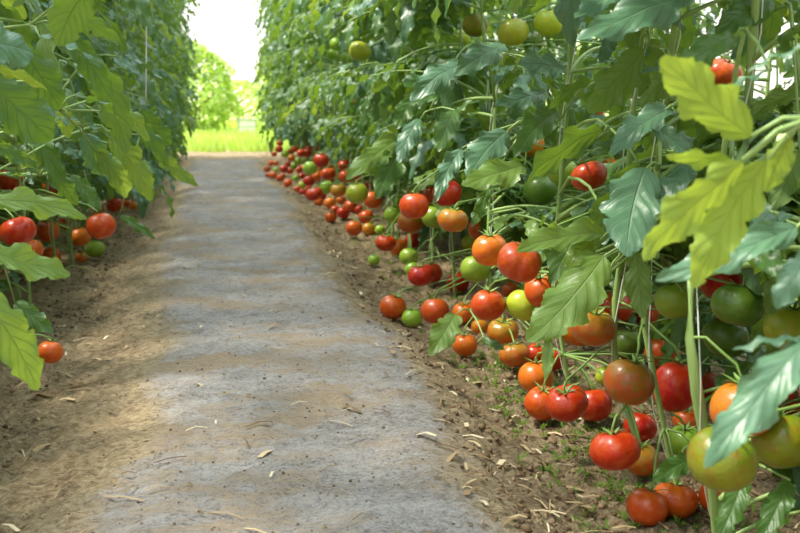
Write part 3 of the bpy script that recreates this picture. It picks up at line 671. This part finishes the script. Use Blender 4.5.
prng = random.Random(11)
PLANTS = []
def make_plant(bx, by, hgt, side, label, group, nleaf, zlow, first_lean=0, low=None, rich=True, pathbias=.7):
    e = bpy.data.objects.new('tomato_plant', None); COL.objects.link(e)
    gz = height(bx, by, False) if abs(bx) < 1.2 else -.03
    e.location = (bx, by, gz); e.empty_display_size = .1
    PINV[e.name] = Matrix.Translation(e.location).inverted()
    tag(e, label, 'plant', group)
    # stem
    lean = (prng.uniform(-.05, .05), prng.uniform(-.06, .06)); K = 26; pts = []
    a1, a2 = prng.random() * 6, prng.random() * 6
    for i in range(K + 1):
        t = i / K
        pts.append(Vector((lean[0] * t + .028 * math.sin(t * 11 + a1) * t ** .4, first_lean * (1 - t) ** 3 + lean[1] * t + .018 * math.sin(t * 8 + a2) * t ** .5, -.03 + hgt * t)))
    if low:
        def on_ground(px, py):
            D = .8
            while P(px, py, D).z > 0: D += .004
            return D
        lp = [P(px, py, D_) for px, py, D_ in low]; z1 = lp[-1].z - e.location.z
        for i, p in enumerate(pts):
            zz = p.z
            if zz <= z1:
                rel = [q - e.location for q in lp]
                if zz <= rel[0].z: u0, u1, fr = rel[0], rel[1], (zz - rel[0].z) / (rel[1].z - rel[0].z)
                else:
                    m_ = next(a for a in range(len(rel) - 1) if zz <= rel[a + 1].z + 1e-6)
                    u0, u1, fr = rel[m_], rel[m_ + 1], (zz - rel[m_].z) / (rel[m_ + 1].z - rel[m_].z)
                pts[i] = u0 + (u1 - u0) * fr
            else:
                top = lp[-1] - e.location; f_ = min(1, (zz - z1) / 1.2); pts[i] = Vector((top.x * (1 - f_) + p.x * f_, top.y * (1 - f_) + p.y * f_, zz))
    mb = MB(); mb.tube(pts, [((.0085 if by < 1.7 else .0056) + .0014 * math.sin(i * 2.1)) * (1 - .5 * i / K) for i in range(K + 1)], 9)
    s = link('stem', mb.mesh('stem', [M['stem']])); s.parent = e
    def at(z):
        i = max(0, min(K - 1, int(z / hgt * K))); fr = max(0, min(1, z / hgt * K - i)); return pts[i].lerp(pts[i + 1], fr)
    if rich:
        mb = MB(); tp = [at(z) + Vector((.012 * math.cos(z * 14), .012 * math.sin(z * 14), 0)) for z in [k * .07 for k in range(int(hgt / .07))]]
        mb.tube(tp, .0012, 5); s = link('support_twine', mb.mesh('twine', [M['twine']])); s.parent = e
        tag(s, 'thin white twine wound up the stem')
        # bare leaf stubs and old truss stalks low on the stem
        for k in range(9 if by < 5 else 3):
            z = prng.uniform(.05, .48); b = at(z); a = prng.random() * 6.28; Lb = prng.uniform(.06, .26)
            dr = Vector((math.cos(a), math.sin(a), 0)); mb = MB()
            mb.tube([b, b + dr * Lb * .4 + Vector((0, 0, .02)), b + dr * Lb * .75 + Vector((0, 0, -.005)), b + dr * Lb + Vector((0, 0, -.04))], [.0032, .0026, .0022, .0015], 6)
            if blocks(PINV[e.name].inverted(), np.array([[*b.lerp(b + dr * Lb, t_), 1] for t_ in (.2, .4, .6, .8, 1)])): continue
            s = link('fruit_stalk', mb.mesh('fruit_stalk', [M['stem']])); s.parent = e
    for k in range(nleaf + (24 if rich else 22)):
        backside = k >= nleaf
        for attempt in range(14):
            z = zlow + (hgt - zlow) * ((k + prng.random()) / nleaf) ** .92 if not backside else prng.uniform(.08, .62)
            b = at(z)
            if backside and rich: az = (0 if side == 'right' else PI) + prng.uniform(-1.5, 1.5)
            elif prng.random() < pathbias: az = (PI if side == 'right' else 0) + prng.uniform(-1.35, 1.35)
            else: az = prng.random() * 6.28
            sc = prng.uniform(.78, 1.18) * (1 if z < hgt * .85 else .75)
            Rm = Matrix.Translation(e.location + b) @ Matrix.Rotation(az - PI / 2, 4, 'Z') @ Matrix.Rotation(prng.uniform(-.30, .35), 4, 'X') @ Matrix.Rotation(prng.uniform(-.35, .35), 4, 'Y') @ Matrix.Scale(sc, 4)
            vi = prng.randrange(NV)
            if rich and abs(bx) < 1.2:
                if blocks(Rm, LEAFPTS[vi]) or over_path(Rm, LEAFPTS[vi], side, .28 if z > .5 else .40): continue
            kd = prng.random()
            me = LEAF['leaf' if kd < .62 else 'blue' if kd < .88 else 'lime'][vi]
            lo = link('leaf', me); lo.parent = e; lo.matrix_basis = PINV[e.name] @ Rm
            break
    PLANTS.append((e, side, [e.location + p for p in pts])); return e

near_r = ['tomato plant nearest the lens in the right row, with blurred lime leaves',
 'tomato plant with the thick pale stem rising between red and green fruit at right',
 'tomato plant of the right row behind the thick-stemmed one, over the broad low red fruit',
 'tomato plant with the large bright leaf hanging over the two-toned fruit',
 'tomato plant behind the lobed bright red fruit in the right row',
 'tomato plant with a long drooping leaf beside the brightest red fruit',
 'tomato plant standing behind the fruit that lie on the soil']
y = 1.22; k = 0
LOWP = {1: [(718,535,1.62),(706,440,1.56),(694,375,1.53),(685,300,1.50),(700,245,1.56),(745,150,1.75)], 2: [(676,490,1.93),(662,416,1.9),(650,360,1.9),(641,300,1.9)], 3: [(646,465,2.08),(636,437,2.1),(622,400,2.1),(612,330,2.12)], 4: [(580,430,2.42),(569,385,2.42),(560,336,2.42),(552,270,2.42)]}
while y < 13.4:
    bx = .77 + prng.uniform(-.06, .06)
    if k < len(near_r): lab, grp = near_r[k], 'tomato plants of the right row'
    elif y < 7: lab, grp = 'tomato plant in the middle stretch of the right row', 'plants in the middle stretch of the right row'
    else: lab, grp = 'blurred tomato plant in the far stretch of the right row', 'plants in the far stretch of the right row'
    low = LOWP.get(k); yy = y
    if low: g0 = P(low[0][0], low[0][1], low[0][2]); bx, yy = g0.x, g0.y
    make_plant(bx, yy, prng.uniform(2.1, 2.45), 'right', lab, grp, 54 if y < 6 else 46, .38, prng.uniform(-.2, 0), low)
    y += .38 if y < 6 else .44; k += 1
near_l = ['tomato plant nearest the lens in the left row, with big leaves at the picture edge',
 'tomato plant of the left row carrying the low bunch of orange-red fruit',
 'tomato plant of the left row with the bright red fruit over a small green one']
y = 1.45; k = 0
while y < 13.0:
    bx = -.67 + prng.uniform(-.06, .06)
    if k < 3: lab, grp = near_l[k], 'tomato plants of the left row'
    elif y < 6: lab, grp = 'tomato plant in the middle stretch of the left row', 'plants in the middle stretch of the left row'
    else: lab, grp = 'blurred tomato plant in the far stretch of the left row', 'plants in the far stretch of the left row'
    make_plant(bx, y, prng.uniform(2.2, 2.5), 'left', lab, grp, 56 if y < 6 else 48, .26, 0)
    y += .40 if k > 2 else .55; k += 1
for sd, X, y0 in (('right', 1.35, 1.9), ('right', 1.95, 3.0), ('right', 2.6, 3.8), ('left', -1.3, 3.6)):
    y = y0
    while y < 13.2:
        make_plant(X + prng.uniform(-.08, .08), y, 2.65, sd, 'tomato plant in a row behind the %s front row, glimpsed through leaves' % sd, 'plants behind the %s front row' % sd, 30, .12, 0, rich=False, pathbias=.6)
        y += .62

for o, mw, r, top, sd in LATE:          # each fruit stalk runs back to the nearest stem of its row
    a = mw @ Vector((0, 0, top)); up = (mw @ Vector((0, 0, top + 1)) - a).normalized()
    side = 'left' if sd == 'left' else 'right'
    best = None
    for e, s_, sp in PLANTS:
        if s_ != side or abs(e.location.x) > 1.2: continue
        for q in sp:
            if q.z < .05: continue
            dd = (q - a - Vector((0, 0, .07))).length + (.15 if q.y < a.y - .02 else 0)
            if best is None or dd < best[0]: best = (dd, q)
    q = best[1]; m1 = a + up * r * .55; m2 = a.lerp(q, .35) + Vector((0, 0, .02)); m3 = a.lerp(q, .7) + Vector((0, 0, .02))
    mi = mw.inverted(); mb = MB()
    P4 = [a - up * r * .05, a + up * r * .3, m1 + (m2 - m1) * .25, m2, m3, q]
    mb.tube([mi @ p for p in P4], [.0022 / r, .0020 / r, .0024 / r, .0022 / r, .0022 / r, .0026 / r], 7)
    sk = link('stalk', mb.mesh('stalk', [M['calyx']])); sk.parent = o

# ------------------------------------------------------------------ near leaves, one by one: base px, tip px, depth base / tip, width ratio, facing, tone, droop
def basis(b, t, face, roll=0):
    a = (t - b); Ln = a.length; a.normalize()
    mid = (b + t) / 2; tocam = (CAM - mid).normalized()
    hint = {'C': tocam + Vector((0, 0, .5)), 'U': Vector((0, 0, 1)) + tocam * .25, 'B': -tocam + Vector((0, 0, .7)), 'F': tocam}[face]
    n = (hint - a * hint.dot(a)).normalized()
    x = a.cross(n).normalized()
    R = Matrix((( x.x, a.x, n.x, b.x), (x.y, a.y, n.y, b.y), (x.z, a.z, n.z, b.z), (0, 0, 0, 1)))
    return R @ Matrix.Rotation(roll, 4, 'Y'), Ln
hr = random.Random(3)
for side, (rx, ry, rD), lls in HERO:
    root = P(rx, ry, rD)
    cands = [p for p in PLANTS if p[1] == side and abs(p[0].location.x) < 1.2]
    if rD > 1.3: cands = [p for p in cands if p[0].location.y > root.y + .02] or cands
    e, _, sp = min(cands, key=lambda p: min((q - root).length for q in p[2]))
    q = min(sp, key=lambda s_: (s_ - root - Vector((0, 0, -.05))).length)
    mb = MB(); mid = q.lerp(root, .5) + Vector((0, 0, .04))
    pts = [q, q.lerp(mid, .5) + Vector((0, 0, .02)), mid, mid.lerp(root, .5) + Vector((0, 0, .01)), root]
    bases = [P(l[0], l[1], l[4]) for l in lls]
    mb.tube(pts, [.0045, .004, .0036, .0032, .0028], 7)
    for b in bases:
        mb.tube([root, root.lerp(b, .5) + Vector((0, 0, .008)), b], [.0028, .0022, .0018], 6)
    lf = link('leaf', mb.mesh('leaf_stalk', [M['stem']])); lf.parent = e; lf.matrix_basis = PINV[e.name].copy()
    for (bx, by, tx, ty, Db, Dt, wr, face, tone, dr) in lls:
        b, t = P(bx, by, Db), P(tx, ty, Dt)
        R, Ln = basis(b, t, face, hr.uniform(-.15, .15))
        R = R @ Matrix.Rotation(dr * .5, 4, 'X')
        mb = MB(); g = leaflet_geo(Ln * (1 + dr * dr * .05), Ln * wr * 1.12, hr, 56, 9, dr, hr.uniform(.12, .3), hr.uniform(.1, .35), .085, .010, 4.2, .34); mb.add(*g)
        lo = link('leaflet', mb.mesh('leaflet', [M[tone]])); lo.parent = lf; lo.matrix_basis = R

# white twine hanging free in the left row
mb = MB(); a, b = P(147, -60, 3.6), P(146, 93, 3.6)
mb.tube([a, a.lerp(b, .3) + Vector((.004, 0, 0)), a.lerp(b, .6), b, b + Vector((0, .004, -.03))], .0022, 6)
o = link('hanging_twine', mb.mesh('hanging_twine', [M['twine']])); tag(o, 'pale twine hanging straight down in front of the left row', 'twine')

# ------------------------------------------------------------------ litter on the soil
lr = random.Random(21)
mb = MB()
for k in range(5200):
    y = .95 * (14 / .95) ** (lr.random() ** 1.25); x = lr.uniform(-1.0, 1.05)
    if abs(x) < .36 and lr.random() < .86: continue
    z = height(x, y); a = lr.random() * 6.28; Ln = lr.uniform(.006, .03) * (1 if lr.random() < .93 else 1.7); w = lr.uniform(.0008, .0022) * (1 if lr.random() < .8 else 2.6)
    c, s_ = math.cos(a), math.sin(a); v = []
    for t in (-1, 0, 1):
        zz = z + .003 + (.004 * (1 - t * t)) + lr.uniform(0, .003)
        for q in (-1, 1): v.append((x + c * Ln * t / 1 + -s_ * w * q, y + s_ * Ln * t + c * w * q, zz + (.0006 if q > 0 else 0)))
    mb.add(v, [(0, 2, 3, 1), (2, 4, 5, 3)])
o = link('straw_litter', mb.mesh('straw_litter', [M['straw']])); tag(o, 'bits of straw and dry leaf scattered on the earth', 'litter', kind='stuff')
mb = MB()
import bmesh
bm = bmesh.new(); bmesh.ops.create_icosphere(bm, subdivisions=1, radius=1); bm.verts.ensure_lookup_table()
iv = [v.co.copy() for v in bm.verts]; if_ = [tuple(v.index for v in f.verts) for f in bm.faces]; bm.free()
for k in range(12500):
    y = .95 * (14 / .95) ** (lr.random() ** 1.2); x = lr.choice((-1, 1)) * lr.uniform(.42, 1.05)
    if k > 9000: x = lr.uniform(-.45, .55)
    r = lr.uniform(.002, .007) * (1.6 if lr.random() < .06 else 1) * (.42 if k > 9000 else 1); z = height(x, y) + r * .1
    sd = lr.random() * 50
    v = [(x + p.x * r * (1 + .5 * noise.noise(p * 1.3 + Vector((sd, 0, 0)))), y + p.y * r * (1 + .5 * noise.noise(p + Vector((0, sd, 0)))), z + p.z * r * .7 * (1 + .4 * noise.noise(p + Vector((0, 0, sd))))) for p in iv]
    mb.add(v, if_)
o = link('soil_clods', mb.mesh('soil_clods', [M['clod']])); tag(o, 'crumbs and clods of brown earth', 'soil', kind='stuff')
mb = MB()
for k in range(900):
    y = lr.uniform(1.5, 5.5) ; x = lr.gauss(.74, .10)
    if lr.random() < .6: y = lr.uniform(1.6, 2.9); x = lr.gauss(.73, .09)
    if x < .54: continue
    z = height(x, y)
    for j in range(7):
        a = lr.random() * 6.28; h = lr.uniform(.004, .016); sp = lr.uniform(.005, .020); w = lr.uniform(.001, .003)
        c, s_ = math.cos(a), math.sin(a)
        mb.add([(x, y, z), (x + c * sp * .5 - s_ * w, y + s_ * sp * .5 + c * w, z + h * .7), (x + c * sp * .5 + s_ * w, y + s_ * sp * .5 - c * w, z + h * .7), (x + c * sp, y + s_ * sp, z + h)], [(0, 2, 1), (1, 2, 3)])
o = link('weeds', mb.mesh('weeds', [M['weed']])); tag(o, 'low green weeds along the foot of the right row', 'weeds', kind='stuff')

# ------------------------------------------------------------------ beyond the end of the path
mb = MB()
for k in range(15000):
    y = 13.9 + 12 * lr.random() ** 1.3; x = lr.uniform(-4, 4); h = lr.uniform(.06, .20); a = lr.random() * 6.28; w = lr.uniform(.008, .02)
    dx, dy = math.cos(a) * h * .4, math.sin(a) * h * .4
    mb.add([(x - w, y, -.02), (x + w, y, -.02), (x + dx * .5 + w * .6, y + dy * .5, h * .6), (x + dx * .5 - w * .6, y + dy * .5, h * .6), (x + dx, y + dy, h)], [(0, 1, 2, 3), (3, 2, 4)])
o = link('lawn_grass', mb.mesh('lawn_grass', [M['grass']])); tag(o, 'bright sunlit grass beyond the end of the path', 'grass', kind='stuff')
def shrub(x, y, R, H, label, group, seed, n=2200):
    rng = random.Random(seed)
    e = bpy.data.objects.new('shrub', None); COL.objects.link(e); e.location = (x, y, -.02); tag(e, label, 'shrub', group)
    mb = MB(); mb.tube([(0, 0, 0), (.03, 0, H * .3), (0, .03, H * .7)], [.06, .045, .02], 8)
    for k in range(7):
        a = k * .9; mb.tube([(0, 0, H * .2 + k * .05 * H), (math.cos(a) * R * .4, math.sin(a) * R * .4, H * .4 + k * .05 * H), (math.cos(a) * R * .7, math.sin(a) * R * .7, H * .55 + k * .05 * H)], [.03, .02, .008], 6)
    s = link('trunk', mb.mesh('trunk', [M['bark']])); s.parent = e
    mb = MB()
    for k in range(n):
        a = rng.random() * 6.28; zz = rng.random() ** .8; prof = math.sin(PI * min(1, .12 + zz * .86)) ** .6
        rr = R * prof * (.55 + .45 * rng.random() ** .4) * (1 + .3 * noise.noise(Vector((math.cos(a) * 1.5, math.sin(a) * 1.5, zz * 4 + seed))))
        p = Vector((math.cos(a) * rr, math.sin(a) * rr, .08 + zz * H)); s_ = rng.uniform(.04, .10)
        Q = Matrix.Translation(p) @ rotm(rng.random() * 6.28, rng.uniform(-1.2, .4), rng.uniform(-.6, .6)) @ Matrix.Scale(s_, 4)
        mb.add([(0, 0, 0), (-.45, .8, .1), (0, .8, 0), (.45, .8, .1), (0, 1.9, -.2)], [(0, 2, 1), (0, 3, 2), (1, 2, 4), (2, 3, 4)], None, 0, Q)
    s = link('foliage', mb.mesh('foliage', [M['shrub_leaf']])); s.parent = e
shrub(-.62, 19.5, .85, 1.55, 'pale lime shrub beyond the lawn, left of the white crate', None, 1, 3200)
shrub(1.3, 19.8, .75, 1.9, 'pale lime shrub beyond the lawn, right of the white crate', None, 2, 2600)
shrub(.35, 27, 1.0, 1.0, 'low pale shrub furthest away behind the white crate', None, 3, 1500)
for i, (x, y, R, H) in enumerate(((-3.2, 20, 1.6, 2.6), (3.6, 21, 1.5, 2.6), (6.5, 24, 2, 3), (-6.5, 25, 2, 3))):
    shrub(x, y, R, H, 'lime shrub beyond the lawn, hidden behind the plant rows', 'shrubs hidden behind the rows', 10 + i, 2200)
e = bpy.data.objects.new('crate', None); COL.objects.link(e); e.location = (.40, 18.6, -.02); tag(e, 'small white crate standing on the lawn between the two lime shrubs', 'crate')
mb = MB(); w, h = .15, .30
def box(mb, a, b):
    v = [(x, y, z) for x in (a[0], b[0]) for y in (a[1], b[1]) for z in (a[2], b[2])]
    mb.add(v, [(0, 1, 3, 2), (4, 6, 7, 5), (0, 4, 5, 1), (2, 3, 7, 6), (0, 2, 6, 4), (1, 5, 7, 3)])
for k in range(3):
    z = .01 + k * .10
    box(mb, (-w, -w, z), (w, -w + .015, z + .085)); box(mb, (-w, w - .015, z), (w, w, z + .085))
    box(mb, (-w, -w, z), (-w + .015, w, z + .085)); box(mb, (w - .015, -w, z), (w, w, z + .085))
s = link('side_panel', mb.mesh('side_panel', [M['white_paint']], False)); s.parent = e
mb = MB(); box(mb, (-w - .01, -w - .01, h + .01), (w + .01, w + .01, h + .03)); s = link('lid', mb.mesh('lid', [M['shed_roof']], False)); s.parent = e

# ------------------------------------------------------------------ light
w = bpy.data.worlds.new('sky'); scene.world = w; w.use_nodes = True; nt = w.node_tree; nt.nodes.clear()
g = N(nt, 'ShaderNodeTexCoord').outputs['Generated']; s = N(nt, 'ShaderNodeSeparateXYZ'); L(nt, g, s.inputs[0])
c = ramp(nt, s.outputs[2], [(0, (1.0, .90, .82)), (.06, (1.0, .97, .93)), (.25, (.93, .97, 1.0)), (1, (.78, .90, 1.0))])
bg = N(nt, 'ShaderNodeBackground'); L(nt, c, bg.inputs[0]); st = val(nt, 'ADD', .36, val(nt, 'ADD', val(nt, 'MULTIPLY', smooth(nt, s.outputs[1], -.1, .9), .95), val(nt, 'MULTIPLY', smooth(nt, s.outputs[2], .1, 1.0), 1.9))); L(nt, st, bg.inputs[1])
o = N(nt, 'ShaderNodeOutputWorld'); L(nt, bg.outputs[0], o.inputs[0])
sd = bpy.data.lights.new('sun', 'SUN'); sd.energy = 5.0; sd.angle = math.radians(9); sd.color = (1, .93, .80)
so = bpy.data.objects.new('sun', sd); COL.objects.link(so)
dirv = Vector((-.58, .10, 1.0)).normalized()          # towards the sun: left, a little ahead, high
so.rotation_euler = dirv.to_track_quat('Z', 'Y').to_euler(); so.location = (-3, 4, 6)

vs = scene.view_settings; vs.view_transform = 'Standard'; vs.look = 'None'; vs.gamma = 1; vs.exposure = 0.56; vs.use_curve_mapping = False
scene.cycles.max_bounces = 7; scene.cycles.use_denoising = True
